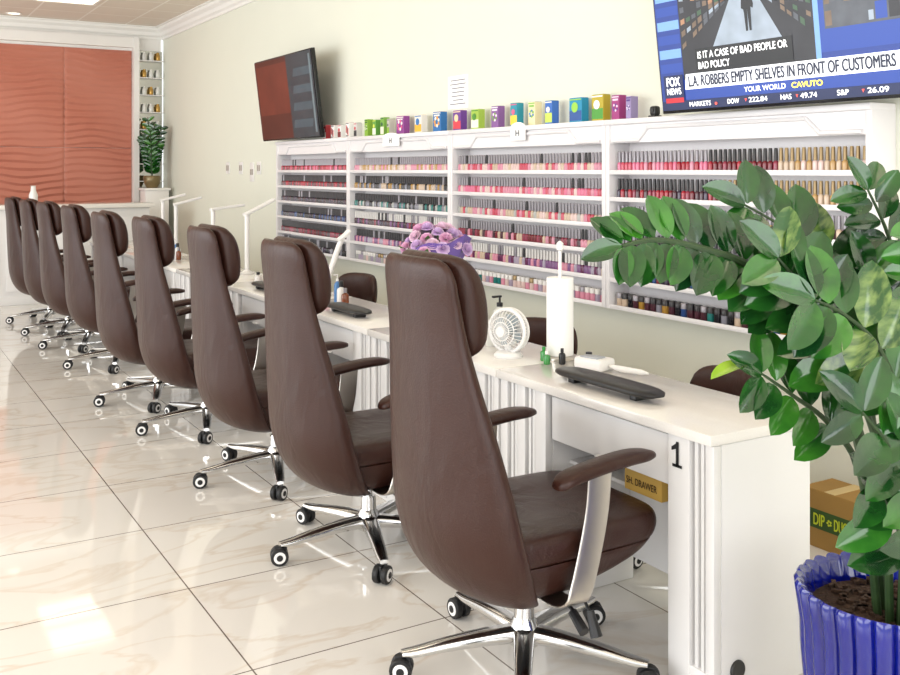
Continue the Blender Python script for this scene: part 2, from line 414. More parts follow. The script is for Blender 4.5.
def bottle_mesh(b,c,jar=False):
    k=(b,c,jar)
    if k not in cache:
        bm=bmesh.new(); (jar_geo if jar else bottle_geo)(bm,0,0,0,0,1,10)
        bmesh.ops.recalc_face_normals(bm,faces=bm.faces[:])
        me=bpy.data.meshes.new('polish_jar' if jar else 'polish_bottle'); bm.to_mesh(me); bm.free(); me.materials.append(PM[b]); me.materials.append(CAPS[c])
        for p in me.polygons: p.use_smooth=True
        me.set_sharp_from_angle(angle=math.radians(40)); cache[k]=me
    return cache[k]
CNM={0:'crimson',1:'dark red',2:'rose',3:'pale pink',4:'tan gold',5:'mauve',6:'deep purple',7:'grey',8:'beige',9:'coral red',10:'plum',11:'blue',12:'lilac grey',13:'gold',14:'blush',15:'berry',16:'black',17:'teal',18:'orange',19:'magenta',20:'silver',21:'bright pink'}
rowpal=[[0],[0],[8,3,4,14,7,10],[10,6,5,16,11,7],[16,6,10,11,19,1],[16,17,11,10,8,7,13]]
n=51
for r,z in enumerate(rows):
    jar=(r==5); nn=35 if jar else n
    for k in range(nn):
        y=UY0+.05+(UW-.10)*(k+.5)/nn; t=1-k/nn
        pal=rowpal[r]
        if r==0: pal=[4,8,14,8] if t>.72 else ([1,0,1,0,15] if t>.45 else [2,21,9,0,3])
        if r==1: pal=[8,14,4,12] if t>.6 else [10,15,6,1,0]
        b=pal[random.randrange(len(pal))]; c=[1,0,0,1,1,1][r] if random.random()>.15 else 0
        if r==0: c=3 if t>.72 else (1 if t>.45 else 0)
        if r==1: c=1 if t<.5 else 3
        o=bpy.data.objects.new('polish_jar' if jar else 'polish_bottle',bottle_mesh(b,c,jar)); COL.objects.link(o)
        o.location=(UX+.042+random.uniform(-.003,.003),y,z)
        tag(o,'%s nail polish %s with %s cap on white display shelf'%(CNM[b],'jar' if jar else 'bottle',CN[c]),'nail polish','nail polish on the nearest display shelf')
bm=bmesh.new(); bj=bmesh.new()
for u in range(1,4):
    for r,z in enumerate(rows):
        for k in range(51):
            y=UY0+UW*u+.05+(UW-.10)*(k+.5)/51
            if u==1: pal=[[3,14,2,8],[2,3,14,21],[3,14,8,20,2],[15,10,8,1,3],[5,12,3,19,8],[17,3,12,14]][r]; c=[0,0,0,0,2,2][r]
            elif u==2: pal=[[8,4,14,3],[16,13,8,7],[17,16,7,20],[6,10,15,5],[12,5,3],[20,14,12]][r]; c=[0,1,1,2,1,2][r]
            else: pal=[[0,21,9,1],[1,10,0],[6,16,10],[16,11,6],[10,1,15],[16,6,7]][r]; c=[0,1,1,1,1,1][r]
            b=random.choice(pal)
            if r==5 and u<3:
                if k%3!=2:
                    yy=UY0+UW*u+.05+(UW-.10)*((k//3)*2+(k%3)+.5)/34.5
                    jar_geo(bj,UX+.05,yy,z,b,len(PM)+(c if random.random()<.6 else random.choice((0,2,3))),8)
            else: bottle_geo(bm,UX+.042,y,z,b,len(PM)+(c if random.random()<.8 else random.choice((0,1))),7)
o=finish('polish_bottle',bm,PM+CAPS,angle=45); tag(o,'dense rows of small nail polish bottles on white shelves','nail polish',kind='stuff')
o=finish('polish_jar',bj,PM+CAPS,angle=45); tag(o,'rows of small powder jars on lower white shelves','powder jar',kind='stuff')

# ---------------- cartons on top of display shelf
rc=random.Random(31)
def carton(px,wpx,hpx,c1,c2,c3,X=3.45,style=0):
    Y=onX(px,X); D=X*fwd.x+Y*fwd.y; w=wpx*D/F*1.05; h=hpx*D/F*.95
    m=mat('carton_'+c1[1:],c1,.5); m2=mat('carton_'+c2[1:],c2,.5); m3=mat('carton_'+c3[1:],c3,.5)
    bm=bmesh.new(); box(bm,(0,0,h/2),(.05,w,h),0,.0015)
    v=rc.randrange(3)
    if v==0:
        box(bm,(-.0255,0,h*.28),(.001,w*.96,h*.4),1)
        lathe(bm,[(.001,0),(w*.26,0),(w*.26,.0012)],(-.0275,w*.05,h*.62),16,2,'x')
    elif v==1:
        for q in range(3): box(bm,(-.0255,w*(-.28+.28*q),h*(.38+.1*q)),(.001,w*.22,h*.5),1+q%2)
        box(bm,(-.0262,0,h*.12),(.001,w*.8,h*.07),2)
    else:
        for q in range(7): 
            a=q*.9; lathe(bm,[(.001,0),(w*.11,0),(w*.11,.0012)],(-.0270-q*.0001,w*.26*math.cos(a),h*.5+w*.26*math.sin(a)),10,1+q%2,'x')
        box(bm,(-.0262,0,h*.82),(.001,w*.7,h*.08),2)
    box(bm,(-.0264,0,h*.93),(.001,w*.9,h*.05),2)
    box(bm,(0,0,h+.0006),(.044,w*.9,.0012),1)
    o=finish('product_box',bm,[m,m2,m3],smooth=False,loc=(X,Y,UZ1+.0145))
    tag(o,'small printed product carton on top of white display shelf','box','product cartons on top of the display shelves')
for a in [(327,7,15,'#b8323b','#f2efec','#f2efec'),(335,7,14,'#efecea','#c8313c','#3b3b40'),(342,7,14,'#efecea','#7a2d33','#c8313c'),(350,7,16,'#f3f1ee','#c94a4a','#444444'),(358,6,15,'#d8d4d2','#333338','#c8313c'),
          (369,7,18,'#8ab43a','#e9f0d4','#3c6b2a'),(377,7,17,'#5f9c3f','#eaf2dc','#d8df54'),(385,7,19,'#7fb04a','#ece5d0','#2d6140'),(391,5,17,'#c7c2b8','#8ab43a','#666666'),
          (403,15,19,'#8c3f8e','#e05b92','#f2e9e4'),(421,13,19,'#e9e4dc','#e8b23a','#3979b8'),(440,15,21,'#2b6fae','#f0a336','#f4f0e6'),(460,14,21,'#6b3a94','#d5424f','#f2d6ac'),
          (478,13,21,'#a4c34c','#f1efda','#4f8f35'),(498,12,23,'#8a5c9c','#79a34c','#f3e9ef'),(517,11,25,'#2a93a9','#f2d24d','#d6668c'),(535,11,25,'#f0e3b4','#4a8ac6','#8ac05a'),(552,11,25,'#3c6fbf','#c6df5e','#f3efe7'),
          (579,19,26,'#1f8fb8','#33589a','#9ad04c'),(601,17,28,'#b9a62f','#4f9a3e','#ffffff'),(619,11,26,'#a23a7c','#6c3a90','#ecd7ea'),(632,7,24,'#9a8bb8','#e6dcee','#5b3f86')]:
    carton(*a)
bm=bmesh.new(); box(bm,(0,0,.035),(.04,.045,.05),bev=.012); box(bm,(0,0,.006),(.05,.05,.012),bev=.004); lathe(bm,[(.004,0),(.013,0),(.013,.004)],(-.024,0,.037),16,0,'x')
o=finish('security_camera',bm,M_black,loc=(3.45,onX(655,3.45),UZ1+.0145)); tag(o,'small black camera standing on top of white display shelf','camera')
for px,w,h in ((391,.26,.10),(518,.15,.11)):
    xx=3.366
    bm=bmesh.new(); box(bm,(0,0,h*.35),(.008,w,h*.7),0,.002)
    rr=[]
    for s in(-.004,.004): rr.append([bm.verts.new((s,w/2*math.cos(t*math.pi/12),h*.68+h*.32*math.sin(t*math.pi/12))) for t in range(13)])
    skin(bm,rr)
    o=finish('shelf_sign',bm,M_paper,loc=(xx,onX(px,xx),1.675)); tag(o,'small white arched sign fixed to display shelf header','sign')
    text('sign_letter','H',Matrix.Translation((-.0065,.018,h*.25))@FACE,mat('sign_ink','#55555c',.7),o,height=.035,width=.036,bold=.002)
def notice(px,py,wpx,hpx,nl=5,X=WX-.0016):
    Y=onX(px,X); D=X*fwd.x+Y*fwd.y; z=H-(py-170)*D/F; w=wpx*D/F/ .55; h=hpx*D/F
    bm=bmesh.new(); box(bm,(0,0,0),(.003,w,h))
    for k in range(nl): box(bm,(-.0018,random.uniform(-.02,.02)*w,h*(.36-.72*k/max(1,nl-1))),(.0006,w*random.uniform(.5,.8),h*.026),1)
    o=finish('paper_notice',bm,[M_paper,mat('grey_ink','#68686e',.7)],smooth=False,loc=(X,Y,z)); tag(o,'white printed paper notice taped to cream wall','notice')
notice(458,92,21,33,7)
for px,py,k in ((228,168,0),(241,168,0),(252,172,1),(259,168,0)):
    X=WX-.004; Y=onX(px,X); D=X*fwd.x+Y*fwd.y; z=H-(py-170)*D/F
    bm=bmesh.new(); box(bm,(0,0,0),(.008,.12,.13 if not k else .2),0,.003); box(bm,(-.006,-.025,0),(.006,.03,.06),1,.002); box(bm,(-.006,.025,0),(.006,.03,.06),1,.002)
    o=finish('wall_switch',bm,[M_white,mat('switch_grey','#a59c94',.4)],loc=(X,Y,z)); tag(o,'white double switch plate on cream wall','switch')

# ---------------- televisions
def flatmat(name,c,e=0.5,var=.02,sc=8): return mat(name,c,0.35,emit=e,var=var,scale=sc)
M_bezel=mat('tv_bezel','#0c0c0e',0.25)
def tv(Yl,w,h,z0,Xb,tilt):
    R=empty('wall_television',(Xb,Yl,z0)); R.matrix_world=Matrix.Translation((Xb,Yl,z0))@FACE@Matrix.Rotation(math.radians(tilt),4,'X')
    bm=bmesh.new(); box(bm,(w/2,h/2,-.02),(w,h,.036),bev=.005); box(bm,(w/2,h*.45,-.05),(w*.6,h*.6,.03),bev=.01); finish('tv_body',bm,M_bezel,R)
    bm=bmesh.new(); box(bm,(w/2,h*.5,-.085),(.3,.3,.05),bev=.004); finish('wall_bracket',bm,M_black,R)
    return R
def rect(bm,x0,y0,x1,y1,z,mi,sk=0):
    v=[bm.verts.new((x0,y0,z)),bm.verts.new((x1,y0,z)),bm.verts.new((x1+sk,y1,z)),bm.verts.new((x0+sk,y1,z))]; f=bm.faces.new(v); f.material_index=mi
T2=tv(9.08,1.39,.76,1.775,3.34,7); tag(T2,'large flat television tilted on cream wall with dark reddish reflection painted on its screen','television')
m2=[flatmat('p_maroon','#46211b',.35,.5,2.5),flatmat('p_dark','#191313',.2,.2),flatmat('p_teal','#2c3940',.3,.4,3),flatmat('p_slat','#3d5059',.3,.3,4),flatmat('p_pale','#66777e',.3,.1),flatmat('p_red','#5c2a20',.4,.5,3)]  # reflection of the orange wall, painted into the screen as faintly glowing colours
bm=bmesh.new(); rect(bm,.012,.015,1.378,.748,.002,1); rect(bm,.012,.015,.80,.748,.003,0); rect(bm,.05,.24,.80,.70,.0033,5)
rect(bm,.80,.015,1.378,.748,.003,2)
for k in range(4): rect(bm,.84+.03*k,.10+.15*k,1.26+.03*k,.17+.15*k,.0035,3,.03)
rect(bm,1.31,.05,1.345,.72,.0036,4)
finish('tv_screen',bm,m2,T2,smooth=False)
T1=tv(3.50,1.46,.84,1.765,3.28,7); tag(T1,'large flat television above display shelves showing a news broadcast','television')
sm=[flatmat('s_blue','#183480'),flatmat('s_navy','#0d1c48'),flatmat('s_dark','#232329',.3,.5,9),flatmat('s_grey','#4a4e56',.35,.4,14),flatmat('s_white','#eef1f5',.85),flatmat('s_sky','#6f98cf',.5),flatmat('s_tan','#6a5848',.4,.4,16),flatmat('s_red','#c2202c'),flatmat('s_black','#0a0b10',.2),flatmat('s_pale','#8f9ba9',.4,.4,9),flatmat('s_skin','#9c7458'),flatmat('s_mid','#1f3f92',.5),flatmat('s_green','#35503a')]
bm=bmesh.new(); Z=.002; rnd=random.Random(21)
rect(bm,.012,.015,1.448,.828,Z,0)
for k in range(10): rect(bm,.02,.19+k*.066,.16,.21+k*.066+.022,Z+.0005,5 if k%2 else 11)
rect(bm,.165,.15,.90,.828,Z+.001,2)
rect(bm,.17,.60,.90,.828,Z+.0012,3)
for k in range(4): rect(bm,.18+.18*k,.66,.26+.18*k,.672,Z+.0016,9,.05)
# aisle seen from a shop camera: floor wedge, slanting shelves, counter
f=bm.faces.new([bm.verts.new(p) for p in ((.36,.285,Z+.0013),(.74,.285,Z+.0013),(.60,.52,Z+.0013),(.50,.52,Z+.0013))]); f.material_index=9
for r in range(6):
    for q in range(9):
        for sgn in (0,1):
            t=q/9; t2=(q+.7)/9
            def X_(t): return (.175+.32*t) if sgn==0 else (.89-.28*t)
            def Y_(t,r): return .29+.26*t*(1-r/6)*.8+.055*r*(1-.45*t)
            a,b2=X_(t),X_(t2); y0,y1=Y_(t,r),Y_(t2,r); h=.032*(1-.45*t)*rnd.uniform(.6,1)
            vv=[(a,y0),(b2,y1),(b2,y1+h),(a,y0+h)]
            f=bm.faces.new([bm.verts.new((p[0],p[1],Z+.0018)) for p in vv]); f.material_index=rnd.choice((3,9,12,6,10,3,6,2))
def person(cx,y,h,mi,sk,hd):
    v=[(-.045,0),(-.01,0),(0,.42),(.015,0),(.05,0),(.055,.35),(.06,.45),(.095,.42),(.105,.5),(.075,.66),(.055,.8),(.018,.84),(-.018,.84),(-.055,.8),(-.085,.66),(-.1,.45),(-.065,.42),(-.055,.35)]
    f=bm.faces.new([bm.verts.new((cx+a*h*1.5,y+b*h,Z+.0025)) for a,b in v]); f.material_index=mi
    f=bm.faces.new([bm.verts.new((cx+.055*h*math.cos(t*math.pi/6),y+.91*h+.075*h*math.sin(t*math.pi/6),Z+.0026)) for t in range(12)]); f.material_index=sk
    f=bm.faces.new([bm.verts.new((cx+.06*h*math.cos(t*math.pi/6),y+.93*h+.065*h*max(0,math.sin(t*math.pi/6)),Z+.0027)) for t in range(7)]); f.material_index=hd
person(.57,.33,.22,8,10,8)
rect(bm,.90,.175,.925,.828,Z+.0015,5)
rect(bm,.925,.20,1.448,.828,Z+.001,11); rect(bm,.95,.29,1.448,.80,Z+.0015,3)
for r in range(6):
    x=.955
    while x<1.42:
        wv=rnd.uniform(.02,.06); rect(bm,x,.30+.085*r,x+wv,.30+.085*r+rnd.uniform(.03,.07),Z+.0018,rnd.choice((9,3,5,3,2,9,6,11))); x+=wv+.008
rect(bm,.25,.18,.79,.285,Z+.003,8)
rect(bm,.17,.106,1.448,.176,Z+.0035,4,.01)
rect(bm,.17,.058,1.448,.107,Z+.0034,11); rect(bm,.012,.015,1.448,.020,Z+.003,1); rect(bm,.012,.019,1.448,.057,Z+.0036,1)
rect(bm,.035,.045,.16,.178,Z+.004,1); rect(bm,.04,.05,.155,.072,Z+.0045,7)
finish('tv_screen',bm,sm,T1,smooth=False)
mk=Matrix.Translation
TW=flatmat('t_white','#ffffff',.9); TD=flatmat('t_dark','#101a3a',.1); TR=flatmat('t_red','#ff5648',.8); TY=flatmat('t_yellow','#ffe25a',.9)
text('headline_text','L.A. ROBBERS EMPTY SHELVES IN FRONT OF CUSTOMERS',mk((.195,.118,.0075)),TD,T1,width=1.05,height=.048,bold=.0036)
text('programme_text','YOUR WORLD',mk((.52,.072,.0075)),TW,T1,width=.22,height=.022,bold=.001)
text('programme_text','CAVUTO',mk((.77,.072,.0075)),TY,T1,width=.15,height=.022,bold=.0035)
text('caption_text','IS IT A CASE OF BAD PEOPLE OR',mk((.265,.24,.007)),TW,T1,width=.50,height=.031,bold=.0012)
text('caption_text','BAD POLICY',mk((.265,.193,.007)),TW,T1,width=.185,height=.031,bold=.0012)
for s,u,w,m in (('MARKETS',.19,.13,TW),('\u2022',.345,.013,TR),('DOW',.42,.065,TW),('222.84',.54,.10,TW),('NAS',.71,.055,TW),('49.74',.81,.08,TW),('S&P',.985,.052,TW),('26.09',1.12,.09,TW)):
    text('ticker_text',s,mk((u,.027,.0075)),m,T1,width=w,height=.021 if len(s)>1 else .012,bold=.0012)
for u in (.522,.792,1.10):
    bmt=bmesh.new(); bmt.faces.new([bmt.verts.new(p) for p in ((u-.004,.044,.0076),(u+.008,.044,.0076),(u+.002,.031,.0076))]); finish('ticker_arrow',bmt,TR,T1,smooth=False)
text('channel_logo','FOX',mk((.053,.128,.0075)),TW,T1,width=.085,height=.040,bold=.004)
text('channel_logo','NEWS',mk((.052,.088,.0075)),TW,T1,width=.09,height=.030,bold=.002)

# ---------------- desk accessories
TZ=.7615
def arm_pad(x,y,L=.5,rz=0):
    bm=bmesh.new(); rr=[]
    for k in range(21):
        t=k/20; e=max(.02,1-abs(2*t-1)**6)**.5
        rr.append(ring(bm,Vector((0,(t-.5)*L,.028+.002*math.sin(t*math.pi))),Vector((1,0,0)),Vector((0,0,1)),.055*e,.015*e,20,3))
    skin(bm,rr); 
    for s in(-1,1): box(bm,(0,s*L*.3,.008),(.06,.03,.016),0,.002)
    o=finish('arm_rest_cushion',bm,M_blackpad,loc=(x,y,TZ),angle=60); o.rotation_euler=(0,0,rz); tag(o,'long black vinyl hand rest cushion on white desk','hand rest','hand rest cushions on the desks')
for y,L in ((2.56,.52),(4.60,.42),(5.75,.42),(6.9,.42)): arm_pad(2.15,y,L,.02)
R=empty('paper_towel_holder',(2.36,onX(560,2.36),TZ)); tag(R,'white paper towel roll on upright metal stand','paper towel holder')
bm=bmesh.new(); lathe(bm,[(.001,0),(.07,0),(.07,.008),(.06,.012),(.001,.012)],n=32); finish('stand_base',bm,M_steel,R)
bm=bmesh.new(); lathe(bm,[(.021,.014),(.052,.014),(.053,.02),(.053,.31),(.052,.316),(.021,.316)],n=36); finish('paper_roll',bm,M_paper,R,angle=50)
bm=bmesh.new(); lathe(bm,[(.007,.01),(.007,.42),(.014,.425),(.014,.45),(.004,.46)],n=14); finish('stand_pole',bm,M_white,R)
R=empty('desk_fan',(2.20,3.22,TZ),math.radians(20)); tag(R,'small white round desk fan on white desk','fan')
bm=bmesh.new(); lathe(bm,[(.001,0),(.055,0),(.058,.008),(.048,.020),(.018,.028),(.014,.05)],n=28); tube(bm,[(.01,0,.04),(.045,0,.06),(.05,0,.1)],.013,10); lathe(bm,[(.001,0),(.03,.004),(.033,.03),(.02,.05),(.001,.052)],(.04,0,.105),20,0,'x'); finish('fan_base',bm,M_white,R)
bm=bmesh.new(); torus(bm,(-.008,0,.105),.083,.008,'x'); torus(bm,(.018,0,.105),.083,.006,'x'); torus(bm,(-.040,0,.105),.055,.0022,'x'); torus(bm,(-.048,0,.105),.036,.0022,'x')
for k in range(30):
    a=2*math.pi*k/30; c,s=math.cos(a),math.sin(a)
    tube(bm,[(x,q*c,.105+q*s) for x,q in ((-.052,.018),(-.048,.036),(-.040,.055),(-.026,.072),(-.008,.082),(.018,.082),(.04,.065),(.05,.04),(.052,.02))],.0015,4)
lathe(bm,[(.001,-.004),(.02,-.004),(.021,.004),(.001,.006)],(-.054,0,.105),20,0,'x'); finish('fan_cage',bm,M_white,R)
bm=bmesh.new()
for k in range(4):
    a=math.pi/2*k; c,s=math.cos(a),math.sin(a); c2,s2=math.cos(a+.9),math.sin(a+.9)
    v=[bm.verts.new(p) for p in ((-.01,.015*c,.105+.015*s),(-.012,.065*c,.105+.065*s),(-.002,.07*math.cos(a+.45),.105+.07*math.sin(a+.45)),(.008,.062*c2,.105+.062*s2),(.004,.015*c2,.105+.015*s2))]; bm.faces.new(v)
lathe(bm,[(.001,-.018),(.018,-.014),(.02,.03),(.001,.04)],(0,0,.105),16,0,'x'); finish('fan_blade',bm,mat('fan_blue','#a3aeb4',.3),R)
def device(x,y,rz=0):
    R=empty('nail_drill',(x,y,TZ),rz); tag(R,'small white nail drill control unit on white desk','nail drill')
    bm=bmesh.new(); box(bm,(0,0,.022),(.09,.13,.044),bev=.012,seg=3); box(bm,(-.01,.0,.046),(.05,.08,.006),1,bev=.002); lathe(bm,[(.012,.044),(.012,.054),(.001,.055)],(.02,.04,0),16,2); finish('control_box',bm,[M_white,mat('pale_grey','#a9adb4',.4),M_black],R)
    bm=bmesh.new(); tube(bm,[(-.0,-.068,.02),(.0,-.12,.016),(.01,-.2,.014),(.01,-.23,.014)],[.006,.012,.010,.003],12); finish('handpiece',bm,M_white,R)
device(2.34,2.86,.25)
def bottle(x,y,h,r,body,cap,kind='plain',lab='small bottle on white desk',z=TZ):
    bm=bmesh.new(); lathe(bm,[(r*.9,0),(r,.004),(r,h*.6),(r*.85,h*.68),(r*.35,h*.74),(r*.35,h*.76)],n=20)
    if kind=='pump':
        lathe(bm,[(r*.45,h*.76),(r*.45,h*.84),(r*.15,h*.85),(r*.15,h*.97)],n=14,mi=1); box(bm,(-r*.5,0,h*.975),(r*1.5,r*.45,h*.045),1,.002)
    else: lathe(bm,[(r*.5,h*.76),(r*.48,h),(r*.3,h*1.01)],n=14,mi=1)
    o=finish('pump_bottle' if kind=='pump' else 'small_bottle',bm,[body,cap],loc=(x,y,z)); tag(o,lab,'bottle')
M_gr=mat('green_liquid','#2f8c3c',.2,coat=.5); M_clear=mat('frosted','#dcdcd6',.2); M_amber=mat('amber','#7a3b14',.2,coat=.5); M_pink=mat('pink_pl','#d87a9c',.3); M_blu=mat('blue_pl','#4c7fb8',.3)
bottle(2.27,3.08,.055,.014,M_gr,M_gr,lab='small green bottle on white desk'); bottle(2.24,3.02,.05,.013,M_gr,M_white,lab='small green bottle with white cap on white desk'); bottle(2.29,2.99,.06,.013,M_black,M_black,lab='small black bottle on white desk')
bottle(2.36,3.52,.20,.03,M_clear,M_black,'pump','clear bottle with black pump on white desk'); bottle(2.27,3.45,.11,.024,M_clear,M_white,'plain','frosted bottle with white cap on white desk')
k=0
for i in range(2,8):
    yb=DY0+DL*i
    for j in range(4):
        k+=1; m=[M_clear,M_amber,M_white,M_blu,M_pink,M_black][(k*7)%6]; c=[M_black,M_white,M_black,M_cap][(k*3)%4]
        bottle(2.235+.013*((k*5)%4),yb+.72+.08*j,.07+.03*((k*5)%4),.018+.003*(k%3),m,c,'pump' if k%3==0 else 'plain',['frosted','amber','white','blue','pink','black'][(k*7)%6]+' bottle standing on white desk')
def lamp(px,ytop,lean=0.0,barl=.30,rz=0,slope=.12,X=2.36):
    Y=onX(px,X); D=X*fwd.x+Y*fwd.y; zt=H-(ytop-170)*D/F-TZ
    R=empty('desk_lamp',(X,Y,TZ),rz); tag(R,'slim white LED desk lamp standing on white desk','lamp','white lamps along the manicure desks')
    bm=bmesh.new(); lathe(bm,[(.001,0),(.05,0),(.052,.008),(.03,.018),(.014,.03)],n=24); finish('lamp_base',bm,M_white,R)
    bm=bmesh.new(); tube(bm,cr([(0,0,.02),(lean*.2,0,zt*.35),(lean*.6,0,zt*.7),(lean,0,zt)],4),.017,12); finish('lamp_pole',bm,M_white,R)
    bm=bmesh.new(); tube(bm,[(lean-.02,0,zt-.005),(lean+barl*.5,0,zt+barl*slope),(lean+barl,0,zt+barl*slope*2)],1,14,flat=(.026,.011,Vector((0,1,0)))); finish('lamp_head',bm,M_white,R)
lamp(247,214,0,.22,.2,.22); lamp(213,209,0,.26,.1,.05); lamp(326,240,.10,.05,.0,.5); lamp(176,204,0,.22); lamp(163,200,.0,.2)
# bouquet
BX,BY=2.30,onX(437,2.30)
R=empty('flower_bouquet',(BX,BY,TZ)); tag(R,'lilac pink chrysanthemum bouquet in purple wrap and glass vase','bouquet')
bm=bmesh.new(); lathe(bm,[(.001,0),(.05,0),(.055,.02),(.045,.12),(.06,.22),(.056,.22),(.04,.12),(.048,.02),(.001,.012)],n=28); finish('vase',bm,mat('pale_glass','#d5d8dc',.08,coat=.6),R)
bm=bmesh.new(); rr=[]
for t,r0 in ((.2,.045),(.27,.08),(.33,.12),(.365,.155)):
    q=[]
    for i in range(48):
        a=2*math.pi*i/48; r=r0*(1+.05*math.sin(a*9)*(t-.2)*5); z=t+((.012*math.sin(a*5+1)+.07*(.5+.5*math.cos(a+.75))) if t>.36 else 0); q.append(bm.verts.new((r*math.cos(a),r*math.sin(a),z)))
    rr.append(q)
skin(bm,rr,cap=False); finish('wrapping_paper',bm,mat('purple_wrap','#7a62b0',.5),R)['label']='purple wrapping paper'
def flower_mesh():
    bm=bmesh.new(); rnd=random.Random(5)
    for lay in range(6):
        nn=[4,6,8,10,11,10][lay]; th=math.radians([10,26,42,58,76,94][lay])
        for k in range(nn):
            a=2*math.pi*(k+.5*(lay%2))/nn+rnd.uniform(-.1,.1); d=Vector((math.sin(th)*math.cos(a),math.sin(th)*math.sin(a),math.cos(th))); s=Vector((-math.sin(a),math.cos(a),0)); L=.026+.001*lay; w=.010
            u=d.cross(s)
            p=[d*.010-s*.005,d*L*.55-s*w,d*L*.9-s*w*.8+u*.002,d*L+u*.004,d*L*.9+s*w*.8+u*.002,d*L*.55+s*w,d*.010+s*.005]; bm.faces.new([bm.verts.new(x) for x in p])
    return bm
fms=[]
for nm,cc in (('petal_pink','#f2c2e0'),('petal_lilac','#e8ccf0'),('petal_rose','#fadcee')):
    bm=flower_mesh(); me=bpy.data.meshes.new('flower'); bm.to_mesh(me); bm.free(); me.materials.append(mat(nm,cc,.7,var=.06)); fms.append(me)
NF=34; rnd=random.Random(4)
def fz(r): return .475-.09*(r/.15)**2
for k in range(NF):
    a=k*2.39996; r=.155*math.sqrt((k+.5)/NF); o=bpy.data.objects.new('flower',fms[k%3]); COL.objects.link(o); o.parent=R
    o.location=(r*math.cos(a),r*math.sin(a),fz(r)+rnd.uniform(-.02,.014)); o.rotation_euler=Euler((-1.0*r/.155*math.sin(a)+rnd.uniform(-.2,.2),1.0*r/.155*math.cos(a)+rnd.uniform(-.2,.2),0)); q=rnd.uniform(.95,1.25); o.scale=(q,q,q)
bm=bmesh.new()
for k in range(NF):
    a=k*2.39996; r=.15*math.sqrt((k+.5)/NF); tube(bm,[(0,0,.1),(r*.4*math.cos(a),r*.4*math.sin(a),.28),(r*math.cos(a),r*math.sin(a),fz(r)-.01)],.0025,5)
    if k%3==0:
        q=r+.02; c0=Vector((r*math.cos(a),r*math.sin(a),fz(r)-.03)); d=Vector((math.cos(a+.6),math.sin(a+.6),.5)).normalized(); s=Vector((-d.y,d.x,0)).normalized()*.014
        bm.faces.new([bm.verts.new(x) for x in (c0,c0+d*.035-s,c0+d*.075,c0+d*.035+s)])
finish('flower_stem',bm,mat('stem_green','#4b7a35',.6),R)

# ---------------- technician chairs
def tech():
    R=empty('technician_chair',(0,0,0))
    bm=bmesh.new(); rr=[]
    for z,a,b in cr([(.42,.17,.17),(.43,.2,.2),(.46,.215,.215),(.49,.2,.2),(.5,.13,.13)],3): rr.append(ring(bm,Vector((0,0,z)),Vector((1,0,0)),Vector((0,1,0)),a,b,32,3))
    skin(bm,rr); finish('seat',bm,M_leather,R,angle=70)
    bm=bmesh.new(); rr=[]
    for k in range(25):
        t=k/24; a=(t-.5)*2.0; e=max(.03,1-abs(2*t-1)**4)**.5
        c=Vector((.03+.2*math.cos(a),.235*math.sin(a),.675)); rr.append(ring(bm,c,Vector((math.cos(a),math.sin(a),0)),Vector((0,0,1)),.028*e,.11*e,20,2.3))
    skin(bm,rr); finish('backrest',bm,M_leather,R,angle=70)
    bm=bmesh.new(); tube(bm,[(.05,0,.42),(.2,0,.43),(.24,0,.5),(.235,0,.66)],1,12,flat=(.025,.006,Vector((0,1,0)))); finish('back_bracket',bm,M_black,R)
    bm=bmesh.new(); lathe(bm,[(.025,.08),(.025,.25),(.014,.25),(.014,.42)],n=16); finish('gas_lift',bm,M_chrome,R)
    bm=bmesh.new(); lathe(bm,[(.03,.07),(.04,.08),(.035,.12)],n=20)
    for k in range(5):
        a=k*2*math.pi/5+.3; tube(bm,[(0.02*math.cos(a),.02*math.sin(a),.1),(.24*math.cos(a),.24*math.sin(a),.078)],[.02,.012],10)
    B=finish('star_base',bm,M_chrome,R); me=[o for o in chair.children_recursive if o.name.startswith('caster')][0].data
    for k in range(5):
        a=k*2*math.pi/5+.3; c=bpy.data.objects.new('caster',me); COL.objects.link(c); c.parent=B; c.location=(.235*math.cos(a),.235*math.sin(a),0); c.rotation_euler=(0,0,a+.6)
    return R
tc=tech()
for i,(x,y,rz,sz) in enumerate(((2.73,2.74,-.1,.92),(2.74,3.86,.5,.97),(2.78,6.1,.3,1),(2.78,7.6,.2,1))):
    c=tc if i==0 else copy_tree(tc); c.location=(x,y,0); c.rotation_euler=(0,0,rz); c.scale=(1,1,sz); tag(c,'low brown leather technician chair behind white desk','chair','technician chairs behind the desks')

# ---------------- cardboard box by wall
M_card=mat('cardboard','#a07c40',.8,var=.1); M_tape=mat('packing_tape','#cdb37b',.4); M_lime=mat('lime_ink','#c6d22e',.6)
BXF=3.26; ya=onX(810,BXF); yb2=onX(850,BXF); cy=(ya+yb2)/2; bw=(ya-yb2)
bm=bmesh.new(); box(bm,(0,0,.115),(.18,bw+.07,.23),0,.003); box(bm,(0,0,.2305),(.182,.05,.001),1)
o=finish('cardboard_box',bm,[M_card,M_tape],smooth=False,loc=(BXF+.09,cy,0)); tag(o,'brown cardboard shipping box on floor against cream wall','box')
bm=bmesh.new(); box(bm,(-.0908,.0,.115),(.0015,bw+.05,.075)); finish('box_label',bm,mat('green_label','#31501f',.6),o,smooth=False)
text('box_text','DIP',Matrix.Translation((-.093,bw*.40,.092))@FACE,M_lime,o,width=bw*.28,height=.045,bold=.0022)
text('box_text','DUO',Matrix.Translation((-.093,-bw*.12,.092))@FACE,M_lime,o,width=bw*.33,height=.045,bold=.0022)
bm=bmesh.new()
for k in range(5):
    a=k*math.pi*.4; lathe(bm,[(.001,0),(.0045,0),(.0045,.001)],(-.093,.0+.008*math.cos(a),.114+.009*math.sin(a)),10,0,'x')
finish('box_emblem',bm,M_lime,o)

